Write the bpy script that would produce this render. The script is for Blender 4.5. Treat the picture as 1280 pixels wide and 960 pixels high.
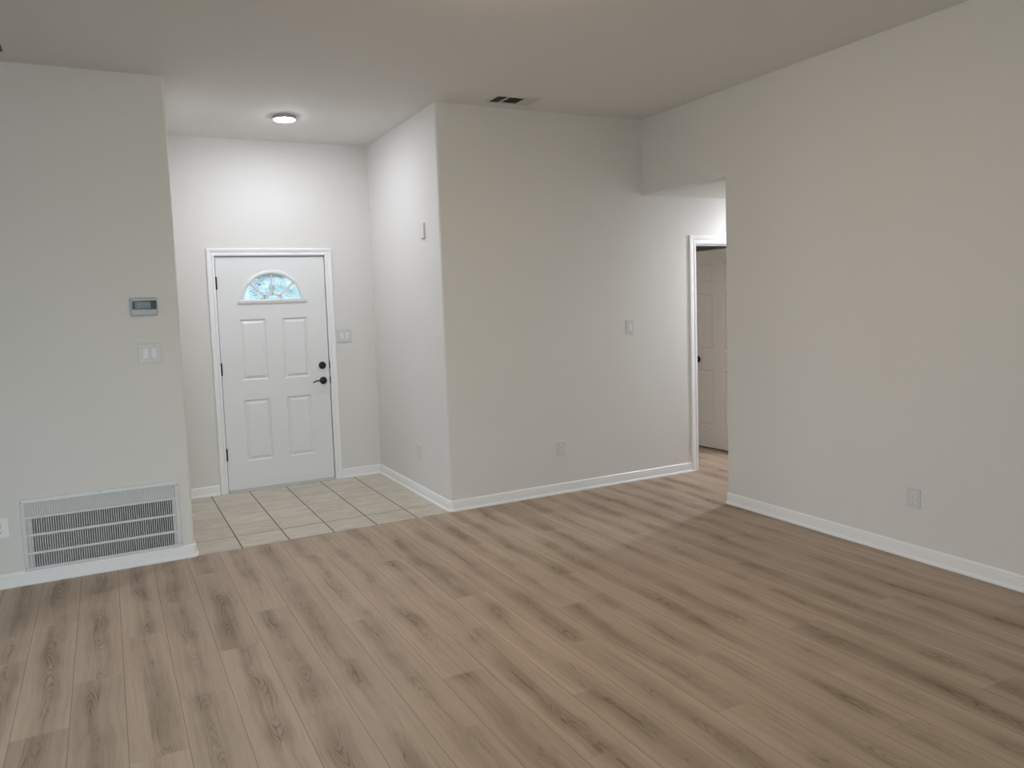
import bpy, bmesh, math, random
from mathutils import Vector, Matrix
PI = math.pi
random.seed(7)
for o in list(bpy.data.objects):
    bpy.data.objects.remove(o)
S = bpy.context.scene
C = S.collection

# ------------------------------------------------------------------ camera
F_PX, PPX, PPY = 946.754, 592.62, 453.73
cam_d = bpy.data.cameras.new('camera')
cam = bpy.data.objects.new('camera', cam_d)
C.objects.link(cam)
cam_d.sensor_fit = 'HORIZONTAL'
cam_d.sensor_width = 36.0
cam_d.lens = F_PX / 1280 * 36.0
cam_d.shift_x = (640 - PPX) / 1280
cam_d.shift_y = (PPY - 480) / 1280
cam_d.clip_start = 0.05
r_ = Vector((0.8974166, -0.4396718, -0.0364979))
u_ = Vector((0.0676752, 0.0554388, 0.9961660))
f_ = Vector((0.4359627, 0.8964459, -0.0795066))
M = Matrix.Identity(4)
for i in range(3):
    M[i][0], M[i][1], M[i][2] = r_[i], u_[i], -f_[i]
M[2][3] = 1.58486
cam.matrix_world = M
S.camera = cam

# ------------------------------------------------------------------ world, exposure, daylight
S.view_settings.view_transform = 'Standard'
S.view_settings.look = 'None'
S.view_settings.gamma = 1.0
S.view_settings.use_curve_mapping = False
S.view_settings.exposure = 0.0
world = bpy.data.worlds.new('sky')
S.world = world
world.use_nodes = True
bg = world.node_tree.nodes['Background']
bg.inputs[0].default_value = (0.42, 0.67, 1.0, 1)
bg.inputs[1].default_value = 1.15
sun_d = bpy.data.lights.new('sun', 'SUN')
sun_d.energy = 3.6
sun_d.angle = 0.01
sun = bpy.data.objects.new('sun', sun_d)
C.objects.link(sun)
sun.rotation_euler = (math.radians(52), 0, math.radians(-20))   # from behind the house onto the trees out front

def area(name, loc, rot, sx, sy, power, col, spread=180):
    d = bpy.data.lights.new(name, 'AREA')
    d.shape = 'RECTANGLE'
    d.size, d.size_y = sx, sy
    d.energy = power
    d.color = col
    d.spread = math.radians(spread)
    o = bpy.data.objects.new(name, d)
    C.objects.link(o)
    o.location = loc
    o.rotation_euler = rot
    return o

REAR = -2.6
LITS = {
 'rear_patio': (36.0, (0.73, 0.89, 1.0)),
 'rear_window': (18.5, (0.66, 0.87, 1.0)),
 'west_patio': (28.0, (0.76, 0.87, 1.0)),
 'west_window': (19.0, (0.77, 0.92, 1.0)),
 'entry': (17.6, (0.88, 0.91, 1.0)),
 'hall': (32.5, (0.88, 0.92, 1.0)),
 'bedroom': (13.8, (1.0, 0.77, 0.55)),
 'dome': (16.0, (1.0, 0.72, 0.36)),
}
TILT = math.radians(14)     # patio lamps tilted to imitate skylight falling slightly downward
# area lamps standing in for daylight at closed rear and west wall openings
area('daylight_patio', (-0.55, REAR - 0.06, 1.05), (PI / 2 - TILT, 0, 0), 1.75, 2.0, *LITS['rear_patio'], 75)
area('daylight_window', (2.75, REAR - 0.06, 1.45), (PI / 2, 0, 0), 1.15, 1.25, *LITS['rear_window'])
area('daylight_west_patio', (-3.66, 2.9, 1.05), (PI / 2 - TILT, 0, -PI / 2), 1.75, 2.0, *LITS['west_patio'], 75)
area('daylight_west_window', (-3.66, -0.4, 1.45), (PI / 2, 0, -PI / 2), 1.75, 1.25, *LITS['west_window'])

# ------------------------------------------------------------------ measured layout (metres)
H = 3.0589          # ceiling
ZH = 2.436          # hall ceiling and header soffit
XA, YM = 2.2873, 5.2011      # corner of the centre wall
XR, YO = 4.1607, 4.2435      # right wall and its end at the hall
XL, YL = 0.4400, 5.1738      # end of the left wall
YD = 6.8182                  # front door wall
XW = -3.6                    # west limit of the room
XE = 8.2                     # east limit of hall and bedroom
YB = 8.6                     # back of bedroom

# ------------------------------------------------------------------ helpers
def link(name, bm, mat, parent=None, loc=(0, 0, 0), rz=0.0, smooth=False):
    bmesh.ops.recalc_face_normals(bm, faces=bm.faces)
    me = bpy.data.meshes.new(name)
    bm.to_mesh(me)
    bm.free()
    if smooth:
        for p in me.polygons:
            p.use_smooth = True
    o = bpy.data.objects.new(name, me)
    C.objects.link(o)
    if mat is not None:
        for m in (mat if isinstance(mat, (list, tuple)) else [mat]):
            me.materials.append(m)
    o.location = loc
    o.rotation_euler = (0, 0, rz)
    if parent is not None:
        o.parent = parent
    return o

def empty(name, loc, rz=0.0):
    o = bpy.data.objects.new(name, None)
    o.empty_display_size = 0.05
    C.objects.link(o)
    o.location = loc
    o.rotation_euler = (0, 0, rz)
    return o

def tag(o, label=None, cat=None, group=None, kind=None):
    if label: o['label'] = label
    if cat: o['category'] = cat
    if group: o['group'] = group
    if kind: o['kind'] = kind
    return o

def struct(name, bm, mat, label, cat):
    return tag(link(name, bm, mat), label, cat, kind='structure')

def copy_tree(src, parent=None):
    c = src.copy()
    C.objects.link(c)
    if parent is not None:
        c.parent = parent
    for ch in list(src.children):
        copy_tree(ch, c)
    return c

def bx(bm, x0, x1, y0, y1, z0, z1, bevel=0.0, segs=2):
    r = bmesh.ops.create_cube(bm, size=1.0)
    vs = r['verts']
    for v in vs:
        v.co = Vector(((x0 + x1) / 2 + v.co.x * (x1 - x0), (y0 + y1) / 2 + v.co.y * (y1 - y0), (z0 + z1) / 2 + v.co.z * (z1 - z0)))
    if bevel > 0:
        es = list({e for v in vs for e in v.link_edges})
        bmesh.ops.bevel(bm, geom=es, offset=bevel, segments=segs, profile=0.5, affect='EDGES')
    return bm

def B(*a, **k):
    return bx(bmesh.new(), *a, **k)

def prism(bm, poly, z0, z1):
    lo = [bm.verts.new((x, y, z0)) for x, y in poly]
    hi = [bm.verts.new((x, y, z1)) for x, y in poly]
    n = len(poly)
    bm.faces.new(lo)
    bm.faces.new(hi)
    for i in range(n):
        bm.faces.new((lo[i], lo[(i + 1) % n], hi[(i + 1) % n], hi[i]))
    return bm

def rounded(pts, radii, seg=5):
    """2-D polyline with chosen corners rounded (bullnose)."""
    out = []
    n = len(pts)
    for i, p in enumerate(pts):
        r = radii[i]
        if r <= 0:
            out.append(p)
            continue
        p = Vector(p); a = Vector(pts[i - 1]); b = Vector(pts[(i + 1) % n])
        da = (a - p).normalized(); db = (b - p).normalized()
        c = p + (da + db) * r
        s = p + da * r - c
        e = p + db * r - c
        a0 = math.atan2(s.y, s.x); a1 = math.atan2(e.y, e.x)
        d = (a1 - a0 + PI) % (2 * PI) - PI
        for k in range(seg + 1):
            t = a0 + d * k / seg
            out.append((c.x + r * math.cos(t), c.y + r * math.sin(t)))
    return out

def sweep(bm, path, prof, to3):
    """closed profile [(a right-hand offset, b)] along an open 2-D path, mitred."""
    P = [Vector(p) for p in path]
    n = len(P)
    rings = []
    for i in range(n):
        if i == 0: d0 = d1 = (P[1] - P[0]).normalized()
        elif i == n - 1: d0 = d1 = (P[-1] - P[-2]).normalized()
        else:
            d0 = (P[i] - P[i - 1]).normalized(); d1 = (P[i + 1] - P[i]).normalized()
        n0 = Vector((d0.y, -d0.x)); n1 = Vector((d1.y, -d1.x))
        m = n0 + n1
        m = m / m.dot(n0)
        rings.append([bm.verts.new(to3(P[i] + m * a, b)) for a, b in prof])
    k = len(prof)
    for i in range(n - 1):
        for j in range(k):
            bm.faces.new((rings[i][j], rings[i][(j + 1) % k], rings[i + 1][(j + 1) % k], rings[i + 1][j]))
    bm.faces.new(rings[0]); bm.faces.new(rings[-1])
    return bm

def lathe(bm, prof, mat4=None, seg=32, closed=False):
    """prof [(r, z)] revolved round Z, then placed with mat4."""
    rings = []
    for r, z in prof:
        if r < 1e-6:
            v = bm.verts.new((0, 0, z)); rings.append([v])
        else:
            rings.append([bm.verts.new((r * math.cos(2 * PI * k / seg), r * math.sin(2 * PI * k / seg), z)) for k in range(seg)])
    for a, b in zip(rings[:-1], rings[1:]):
        for k in range(seg):
            k2 = (k + 1) % seg
            if len(a) == 1 and len(b) == 1: continue
            if len(a) == 1: bm.faces.new((a[0], b[k], b[k2]))
            elif len(b) == 1: bm.faces.new((a[k], a[k2], b[0]))
            else: bm.faces.new((a[k], a[k2], b[k2], b[k]))
    if mat4 is not None:
        for rg in rings:
            for v in rg: v.co = mat4 @ v.co
    return bm

def tube(bm, pts, radii, seg=12, sy=1.0):
    """round tube through 3-D points with a radius per point."""
    P = [Vector(p) for p in pts]
    rings = []
    for i, p in enumerate(P):
        d = (P[min(i + 1, len(P) - 1)] - P[max(i - 1, 0)]).normalized()
        up = Vector((0, 0, 1)) if abs(d.z) < 0.9 else Vector((0, 1, 0))
        s = d.cross(up).normalized(); t = s.cross(d).normalized()
        r = radii[i] if isinstance(radii, (list, tuple)) else radii
        rings.append([bm.verts.new(p + s * r * math.cos(2 * PI * k / seg) + t * r * sy * math.sin(2 * PI * k / seg)) for k in range(seg)])
    for a, b in zip(rings[:-1], rings[1:]):
        for k in range(seg):
            bm.faces.new((a[k], a[(k + 1) % seg], b[(k + 1) % seg], b[k]))
    bm.faces.new(rings[0]); bm.faces.new(rings[-1])
    return bm

def rrect(w, h, r, seg=4, cx=0, cz=0):
    pts = []
    for sx, sz, a0 in ((1, 1, 0), (-1, 1, PI / 2), (-1, -1, PI), (1, -1, 3 * PI / 2)):
        for k in range(seg + 1):
            a = a0 + PI / 2 * k / seg
            pts.append((cx + sx * (w / 2 - r) + r * math.cos(a), cz + sz * (h / 2 - r) + r * math.sin(a)))
    return pts

def pad(bm, w, h, r, y0, y1, edge=0.0, cx=0, cz=0):
    """rounded-rectangle slab in the XZ plane from y0 (wall side) out to y1, with a softened front edge."""
    a = rrect(w, h, r, 4, cx, cz)
    layers = [(a, y0), (a, y1 + (edge if y1 < y0 else -edge))]
    if edge > 0:
        q = 0.3 * edge
        layers[1] = (a, y1 + (edge if y1 < y0 else -edge))
        layers.append((rrect(w - 2 * q, h - 2 * q, max(r - q, 0.0005), 4, cx, cz), y1 + (0.3 * edge if y1 < y0 else -0.3 * edge)))
        layers.append((rrect(w - 2 * edge, h - 2 * edge, max(r - edge, 0.0004), 4, cx, cz), y1))
    rings = [[bm.verts.new((x, y, z)) for x, z in l] for l, y in layers]
    n = len(a)
    for p, q_ in zip(rings[:-1], rings[1:]):
        for i in range(n):
            bm.faces.new((p[i], p[(i + 1) % n], q_[(i + 1) % n], q_[i]))
    bm.faces.new(rings[0]); bm.faces.new(rings[-1])
    return bm

# ------------------------------------------------------------------ materials
def mat(name, col, rough=0.5, metal=0.0, spec=0.5, bump=None):
    m = bpy.data.materials.new(name)
    m.use_nodes = True
    nt = m.node_tree
    b = nt.nodes['Principled BSDF']
    b.inputs['Base Color'].default_value = (*col, 1)
    b.inputs['Roughness'].default_value = rough
    b.inputs['Metallic'].default_value = metal
    b.inputs['Specular IOR Level'].default_value = spec
    if bump:
        sc, st, dist = bump
        tc = nt.nodes.new('ShaderNodeTexCoord')
        nz = nt.nodes.new('ShaderNodeTexNoise')
        nz.inputs['Scale'].default_value = sc
        nz.inputs['Detail'].default_value = 3
        bp = nt.nodes.new('ShaderNodeBump')
        bp.inputs['Strength'].default_value = st
        bp.inputs['Distance'].default_value = dist
        nt.links.new(tc.outputs['Object'], nz.inputs['Vector'])
        nt.links.new(nz.outputs['Fac'], bp.inputs['Height'])
        nt.links.new(bp.outputs['Normal'], b.inputs['Normal'])
    return m

def emis(name, col, strength):
    m = bpy.data.materials.new(name)
    m.use_nodes = True
    nt = m.node_tree
    nt.nodes.clear()
    e = nt.nodes.new('ShaderNodeEmission')
    e.inputs[0].default_value = (*col, 1)
    e.inputs[1].default_value = strength
    o = nt.nodes.new('ShaderNodeOutputMaterial')
    nt.links.new(e.outputs[0], o.inputs[0])
    return m

class G:
    """tiny node-graph builder"""
    def __init__(s, m):
        s.nt = m.node_tree
    def n(s, t): return s.nt.nodes.new(t)
    def put(s, sock, v):
        if isinstance(v, (int, float)): sock.default_value = v
        elif isinstance(v, tuple): sock.default_value = v
        else: s.nt.links.new(v, sock)
    def m(s, op, a, b=0.0, c=0.0, clamp=False):
        x = s.n('ShaderNodeMath'); x.operation = op; x.use_clamp = clamp
        s.put(x.inputs[0], a); s.put(x.inputs[1], b); s.put(x.inputs[2], c)
        return x.outputs[0]
    def vec(s, x, y, z=0.0):
        v = s.n('ShaderNodeCombineXYZ')
        s.put(v.inputs[0], x); s.put(v.inputs[1], y); s.put(v.inputs[2], z)
        return v.outputs[0]
    def noise(s, v, scale=1.0, detail=2.0, rough=0.5, dist=0.0):
        x = s.n('ShaderNodeTexNoise'); s.put(x.inputs['Vector'], v)
        x.inputs['Scale'].default_value = scale; x.inputs['Detail'].default_value = detail
        x.inputs['Roughness'].default_value = rough; x.inputs['Distortion'].default_value = dist
        return x.outputs['Fac']
    def white(s, v):
        x = s.n('ShaderNodeTexWhiteNoise'); x.noise_dimensions = '3D'; s.put(x.inputs['Vector'], v)
        return x.outputs['Value']
    def smooth(s, v, a, b, lo=0.0, hi=1.0):
        x = s.n('ShaderNodeMapRange'); x.interpolation_type = 'SMOOTHSTEP'
        s.put(x.inputs['Value'], v)
        x.inputs['From Min'].default_value = a; x.inputs['From Max'].default_value = b
        x.inputs['To Min'].default_value = lo; x.inputs['To Max'].default_value = hi
        return x.outputs[0]
    def mix(s, f, a, b):
        x = s.n('ShaderNodeMix'); x.data_type = 'RGBA'
        s.put(x.inputs['Factor'], f); s.put(x.inputs[6], a); s.put(x.inputs[7], b)
        return x.outputs[2]

def wood_floor():
    m = bpy.data.materials.new('oak_vinyl_planks'); m.use_nodes = True
    g = G(m); bsdf = m.node_tree.nodes['Principled BSDF']
    sep = g.n('ShaderNodeSeparateXYZ'); tc = g.n('ShaderNodeTexCoord')
    m.node_tree.links.new(tc.outputs['Object'], sep.inputs[0])
    x, y = sep.outputs[0], sep.outputs[1]
    W, L = 0.2015, 1.146
    cf = g.m('DIVIDE', g.m('ADD', x, 0.425 + W * 40), W)
    col = g.m('FLOOR', cf); uf = g.m('FRACT', cf)
    # column 40 carries the joint at y = 4.39; each next column shifts by a third
    rf = g.m('DIVIDE', g.m('SUBTRACT', g.m('SUBTRACT', y, 4.39 - L * 30), g.m('MULTIPLY', g.m('SUBTRACT', col, 40.0), L / 3)), L)
    row = g.m('FLOOR', rf); vf = g.m('FRACT', rf)
    s = g.m('MULTIPLY', g.m('SUBTRACT', uf, 0.5), W)          # across the plank, metres
    t = g.m('MULTIPLY', vf, L)                                # along the plank, metres
    r1 = g.white(g.vec(col, row, 1.0)); r2 = g.white(g.vec(col, row, 2.0)); r3 = g.white(g.vec(col, row, 3.0)); r4 = g.white(g.vec(col, row, 4.0))
    seed = g.m('MULTIPLY', r1, 57.0)
    flip = g.m('SUBTRACT', g.m('MULTIPLY', g.m('GREATER_THAN', r4, 0.5), 2.0), 1.0)
    t2 = g.m('MULTIPLY', t, flip)
    # the heart of the print wanders along the plank
    wand = g.m('MULTIPLY', g.m('SUBTRACT', g.noise(g.vec(seed, g.m('MULTIPLY', t2, 1.9), r2), 1.0, 2.0), 0.5), 0.11)
    off = g.m('MULTIPLY', g.m('SUBTRACT', r3, 0.5), 0.035)
    sw = g.m('ADD', g.m('ADD', s, wand), off)
    width = g.m('ADD', 0.032, g.m('MULTIPLY', g.noise(g.vec(g.m('ADD', seed, 9.0), g.m('MULTIPLY', t2, 2.8), 0.0), 1.0, 1.0), 0.042))
    q = g.m('DIVIDE', sw, width)
    band = g.m('EXPONENT', g.m('MULTIPLY', g.m('MULTIPLY', q, q), -1.0))
    bstr = g.smooth(g.noise(g.vec(g.m('ADD', seed, 21.0), g.m('MULTIPLY', t2, 2.0), r3), 1.0, 2.0), 0.24, 0.74)
    band = g.m('MULTIPLY', band, g.m('ADD', 0.22, g.m('MULTIPLY', bstr, 0.90)))
    # cathedral chevrons in the heart
    chev = g.m('ADD', g.m('MULTIPLY', t2, 26.0), g.m('MULTIPLY', g.m('MULTIPLY', sw, sw), 5200.0))
    chev = g.m('ADD', chev, g.m('MULTIPLY', g.noise(g.vec(g.m('ADD', g.m('MULTIPLY', s, 22.0), seed), g.m('MULTIPLY', t2, 6.0), 4.0), 1.0, 2.0), 7.0))
    ring = g.m('POWER', g.m('ADD', 0.5, g.m('MULTIPLY', g.m('SINE', g.m('MULTIPLY', chev, 3.0)), 0.5)), 2.5)
    ringm = g.m('MULTIPLY', g.m('MULTIPLY', ring, band), g.smooth(g.noise(g.vec(g.m('ADD', seed, 33.0), g.m('MULTIPLY', t2, 3.6), r2), 1.0, 1.0), 0.40, 0.66))
    # long streaks and fine grain
    streak = g.noise(g.vec(g.m('ADD', g.m('MULTIPLY', g.m('ADD', s, g.m('MULTIPLY', wand, 0.5)), 34.0), seed), g.m('MULTIPLY', t2, 1.4), 7.0), 1.0, 4.0, 0.6)
    fine = g.noise(g.vec(g.m('ADD', g.m('MULTIPLY', s, 210.0), seed), g.m('MULTIPLY', t2, 7.0), 3.0), 1.0, 3.0, 0.6)
    dash = g.smooth(g.noise(g.vec(g.m('ADD', g.m('MULTIPLY', sw, 95.0), seed), g.m('MULTIPLY', t2, 2.4), 11.0), 1.0, 2.0), 0.60, 0.68)
    knot = g.smooth(g.noise(g.vec(g.m('ADD', g.m('MULTIPLY', sw, 30.0), seed), g.m('MULTIPLY', t2, 7.0), 17.0), 1.0, 1.0), 0.66, 0.74)
    dark = g.m('ADD', g.m('MULTIPLY', band, 0.66), g.m('MULTIPLY', g.m('SUBTRACT', streak, 0.5), 1.25))
    dark = g.m('ADD', dark, g.m('MULTIPLY', ringm, 0.70))
    dark = g.m('ADD', dark, g.m('MULTIPLY', g.m('SUBTRACT', fine, 0.5), 0.40))
    dark = g.m('ADD', dark, g.m('MULTIPLY', g.m('MULTIPLY', dash, g.m('ADD', band, 0.2)), 0.55))
    dark = g.m('ADD', dark, g.m('MULTIPLY', g.m('MULTIPLY', knot, band), 0.45))
    dark = g.m('ADD', dark, g.m('MULTIPLY', g.m('SUBTRACT', r2, 0.5), 0.24))
    dark = g.m('MAXIMUM', g.m('MINIMUM', dark, 1.3), -0.25)
    cA = g.mix(r3, WOOD_LIGHT_A, WOOD_LIGHT_B)
    base = g.mix(g.m('MULTIPLY', g.m('ADD', dark, 0.25), 0.645, clamp=True), cA, WOOD_DARK)
    # seams
    du = g.m('MULTIPLY', g.m('MINIMUM', uf, g.m('SUBTRACT', 1.0, uf)), W)
    dv = g.m('MULTIPLY', g.m('MINIMUM', vf, g.m('SUBTRACT', 1.0, vf)), L)
    seam = g.m('MAXIMUM', g.m('MULTIPLY', g.smooth(du, 0.0008, 0.0026, 1.0, 0.0), 0.50), g.m('MULTIPLY', g.smooth(dv, 0.0005, 0.0018, 1.0, 0.0), 0.12))
    colr = g.mix(seam, base, (0.075, 0.052, 0.034, 1))
    m.node_tree.links.new(colr, bsdf.inputs['Base Color'])
    g.put(bsdf.inputs['Roughness'], g.m('ADD', 0.40, g.m('MULTIPLY', fine, 0.16)))
    bsdf.inputs['Specular IOR Level'].default_value = 0.35
    bp = g.n('ShaderNodeBump'); bp.inputs['Strength'].default_value = 0.12; bp.inputs['Distance'].default_value = 0.001
    g.put(bp.inputs['Height'], g.m('SUBTRACT', g.m('MULTIPLY', fine, 0.5), g.m('MULTIPLY', seam, 1.0)))
    m.node_tree.links.new(bp.outputs['Normal'], bsdf.inputs['Normal'])
    return m

def tile_floor():
    m = bpy.data.materials.new('beige_porcelain_tiles'); m.use_nodes = True
    g = G(m); bsdf = m.node_tree.nodes['Principled BSDF']
    sep = g.n('ShaderNodeSeparateXYZ'); tc = g.n('ShaderNodeTexCoord')
    m.node_tree.links.new(tc.outputs['Object'], sep.inputs[0])
    x, y = sep.outputs[0], sep.outputs[1]
    W, L = 0.3175, 0.290
    cf = g.m('DIVIDE', g.m('SUBTRACT', x, 0.7375 - W * 10), W); rf = g.m('DIVIDE', g.m('SUBTRACT', y, 5.47 - L * 10), L)
    col, row = g.m('FLOOR', cf), g.m('FLOOR', rf)
    u, v = g.m('FRACT', cf), g.m('FRACT', rf)
    r1 = g.white(g.vec(col, row, 5.0))
    seed = g.m('MULTIPLY', r1, 31.0)
    st = g.noise(g.vec(g.m('ADD', g.m('MULTIPLY', x, 7.0), seed), g.m('ADD', g.m('MULTIPLY', y, 46.0), seed), 0.0), 1.0, 4.0, 0.6)
    cl = g.noise(g.vec(g.m('ADD', g.m('MULTIPLY', x, 5.0), seed), g.m('MULTIPLY', y, 9.0), 3.0), 1.0, 3.0)
    f = g.m('ADD', g.m('MULTIPLY', g.m('SUBTRACT', st, 0.5), 1.5), g.m('MULTIPLY', g.m('SUBTRACT', cl, 0.5), 0.7))
    f = g.m('ADD', g.m('ADD', f, 0.5), g.m('MULTIPLY', g.m('SUBTRACT', r1, 0.5), 0.2), clamp=True)
    base = g.mix(f, TILE_DARK, TILE_LIGHT)
    du = g.m('MULTIPLY', g.m('MINIMUM', u, g.m('SUBTRACT', 1.0, u)), W)
    dv = g.m('MULTIPLY', g.m('MINIMUM', v, g.m('SUBTRACT', 1.0, v)), L)
    gu = g.smooth(du, 0.0034, 0.0050, 1.0, 0.0)
    row0 = g.m('LESS_THAN', g.m('ABSOLUTE', g.m('SUBTRACT', y, 5.47)), 0.02)
    gv = g.m('MULTIPLY', g.smooth(dv, 0.0030, 0.0052, 1.0, 0.0), g.m('ADD', 0.45, g.m('MULTIPLY', row0, 0.55)))
    gr = g.m('MAXIMUM', gu, gv)
    c = g.mix(gr, base, (0.075, 0.055, 0.038, 1))
    m.node_tree.links.new(c, bsdf.inputs['Base Color'])
    bsdf.inputs['Roughness'].default_value = 0.42
    bsdf.inputs['Specular IOR Level'].default_value = 0.4
    bp = g.n('ShaderNodeBump'); bp.inputs['Strength'].default_value = 0.3; bp.inputs['Distance'].default_value = 0.002
    g.put(bp.inputs['Height'], g.m('SUBTRACT', g.m('MULTIPLY', st, 0.2), gr))
    m.node_tree.links.new(bp.outputs['Normal'], bsdf.inputs['Normal'])
    return m

WOOD_LIGHT_A = (0.575, 0.452, 0.350, 1)
WOOD_LIGHT_B = (0.508, 0.400, 0.308, 1)
WOOD_DARK = (0.205, 0.143, 0.093, 1)
TILE_LIGHT = (0.77, 0.71, 0.61, 1)
TILE_DARK = (0.47, 0.42, 0.34, 1)
M_WALL = mat('wall_paint', (0.79, 0.775, 0.745), 0.75, spec=0.25, bump=(95, 0.10, 0.004))
M_CEIL = mat('ceiling_paint', (0.80, 0.785, 0.752), 0.85, spec=0.2, bump=(60, 0.15, 0.004))
M_TRIM = mat('white_trim_paint', (0.93, 0.93, 0.935), 0.32, spec=0.5)
M_DOOR = mat('white_door_paint', (0.86, 0.865, 0.86), 0.38, spec=0.5)
M_DOOR2 = mat('white_inner_door_paint', (0.80, 0.77, 0.74), 0.42, spec=0.45)
M_PLATE = mat('white_plastic_plate', (0.70, 0.70, 0.70), 0.35)
M_ROCK = mat('white_plastic_rocker', (0.82, 0.82, 0.81), 0.30)
M_SLOT = mat('dark_slot', (0.03, 0.028, 0.027), 0.6)
M_SCREW = mat('painted_screw', (0.55, 0.55, 0.54), 0.35, metal=0.2)
M_BLACK = mat('matte_black_metal', (0.006, 0.006, 0.007), 0.38, spec=0.5)
M_GRILLE = mat('white_enamel_grille', (0.74, 0.75, 0.75), 0.42)
M_DUCT = mat('dark_filter_duct_shade', (0.055, 0.052, 0.05), 0.9)
M_DUCTC = mat('duct_shade_backing', (0.060, 0.048, 0.034), 0.9)
M_VENT = mat('painted_register', (0.70, 0.68, 0.64), 0.5)
M_THERM = mat('pale_grey_plastic', (0.52, 0.53, 0.56), 0.4)
M_SCREEN = mat('black_glossy_screen', (0.012, 0.012, 0.013), 0.15)
M_LCD = mat('grey_lcd', (0.17, 0.19, 0.185), 0.3)
M_FAN = mat('dark_bronze_fan', (0.018, 0.014, 0.012), 0.4)
M_RING = mat('grey_lamp_ring', (0.45, 0.43, 0.43), 0.5)
M_THRESH = mat('pale_threshold', (0.62, 0.62, 0.60), 0.35)
M_WOOD = wood_floor()
M_TILE = tile_floor()

# ------------------------------------------------------------------ setting: floors and ceilings
bm = bmesh.new()
Y_SEAM = 5.172
prism(bm, [(XW, REAR), (XE, REAR), (XE, YB), (XA + 0.06, YB), (XA + 0.06, Y_SEAM + 0.02), (XA - 0.002, Y_SEAM + 0.02), (XL, Y_SEAM - 0.012), (XL, Y_SEAM + 0.06), (XW, Y_SEAM + 0.06)], -0.12, 0.0)
struct('floor', bm, M_WOOD, 'light oak plank floor running through room and hall', 'floor')
bm = bmesh.new()
prism(bm, [(XL - 0.05, Y_SEAM - 0.008), (XL, Y_SEAM - 0.008), (XA - 0.002, Y_SEAM + 0.024), (XA + 0.05, Y_SEAM + 0.024), (XA + 0.05, YD + 0.16), (XL - 0.05, YD + 0.16)], -0.12, 0.0)
struct('floor_entry', bm, M_TILE, 'beige tiled entry floor in front of the white front door', 'floor')
bm = bmesh.new()
bx(bm, XW, XR + 0.10, REAR, YM + 0.11, H, H + 0.12)
bx(bm, XL - 0.1, XA + 0.10, YM + 0.11, YD + 0.14, H, H + 0.12)
struct('ceiling', bm, M_CEIL, 'off-white ceiling of the main room and entry', 'ceiling')
bm = bmesh.new()
bx(bm, XR + 0.12, XE, YO - 0.02, YM + 0.02, ZH, ZH + 0.12)
struct('ceiling_hall', bm, M_CEIL, 'lower ceiling of the side hall', 'ceiling')
bm = bmesh.new()
bx(bm, XA + 0.12, XE, YM + 0.05, YB, ZH, ZH + 0.12)
struct('ceiling_bedroom', bm, M_CEIL, 'ceiling of the room behind the inner door', 'ceiling')

# ------------------------------------------------------------------ setting: walls
GX0, GX1, GZ0, GZ1 = -0.468, 0.318, 0.090, 0.398      # duct opening behind the return grille
bm = bmesh.new()
WT = 0.16
prism(bm, [(XW, YL), (GX0, YL), (GX0, YL + WT), (XW, YL + WT)], 0, H)
prism(bm, rounded([(GX1, YL), (XL, YL), (XL, YD), (XL - WT, YD), (XL - WT, YL + WT), (GX1, YL + WT)], [0, 0.02, 0, 0, 0, 0]), 0, H)
bx(bm, GX0, GX1, YL, YL + WT, 0, GZ0)
bx(bm, GX0, GX1, YL, YL + WT, GZ1, H)
struct('wall_left', bm, M_WALL, 'off-white wall carrying the thermostat and large return grille', 'wall')
DX0, DX1, DZ = 0.872, 1.856, 2.070                    # front door rough opening
bm = bmesh.new()
bx(bm, XL - WT, DX0, YD, YD + 0.14, 0, H)
bx(bm, DX1, XA + 0.12, YD, YD + 0.14, 0, H)
bx(bm, DX0, DX1, YD, YD + 0.14, DZ, H)
struct('wall_back', bm, M_WALL, 'off-white entry wall round the front door', 'wall')
HX0, HX1, HZ = 4.732, 5.575, 2.045                    # inner door opening
TI = 0.115
bm = bmesh.new()
prism(bm, rounded([(XA, YD), (XA, YM), (HX0, YM), (HX0, YM + TI), (XA + TI, YM + TI), (XA + TI, YD)], [0, 0.022, 0, 0, 0, 0]), 0, H)
bx(bm, HX0, HX1, YM, YM + TI, HZ, H)
bx(bm, HX1, XE, YM, YM + TI, 0, H)
struct('wall_center', bm, M_WALL, 'off-white wall jutting out between the entry and the hall', 'wall')
bm = bmesh.new()
prism(bm, rounded([(XR, REAR), (XR, YO), (XE, YO), (XE, YO - TI), (XR + TI, YO - TI), (XR + TI, REAR)], [0, 0.012, 0, 0, 0, 0]), 0, ZH)
bx(bm, XR, XR + TI, REAR, YM, ZH, H)
bx(bm, XR + TI, XE, YO - TI, YO, ZH, H)
struct('wall_right', bm, M_WALL, 'off-white right wall with a hall opening at its far end', 'wall')
bm = bmesh.new()
bx(bm, XE, XE + 0.12, YO - 0.12, YB, 0, H)
struct('wall_hall_end', bm, M_WALL, 'end wall of hall and bedroom', 'wall')
bm = bmesh.new()
bx(bm, XA + 0.10, XE, YB, YB + 0.12, 0, ZH + 0.1)
struct('wall_bedroom', bm, M_WALL, 'far wall of the room behind the inner door', 'wall')
bm = bmesh.new()
ys_ = [REAR, -1.30, 0.50, 2.00, 3.80, YL + WT]
for i in range(0, 6, 2): bx(bm, XW - 0.12, XW, ys_[i], ys_[i + 1], 0, H)
for y0, y1, z0, z1 in ((-1.30, 0.50, 0.80, 2.10), (2.00, 3.80, 0.0, 2.08)):
    bx(bm, XW - 0.12, XW, y0, y1, z1, H)
    if z0 > 0: bx(bm, XW - 0.12, XW, y0, y1, 0, z0)
bx(bm, XW - 0.12, XW - 0.10, -1.31, 0.51, 0.79, 2.11)  # opaque panels added behind the west openings to shut out sky light
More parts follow.
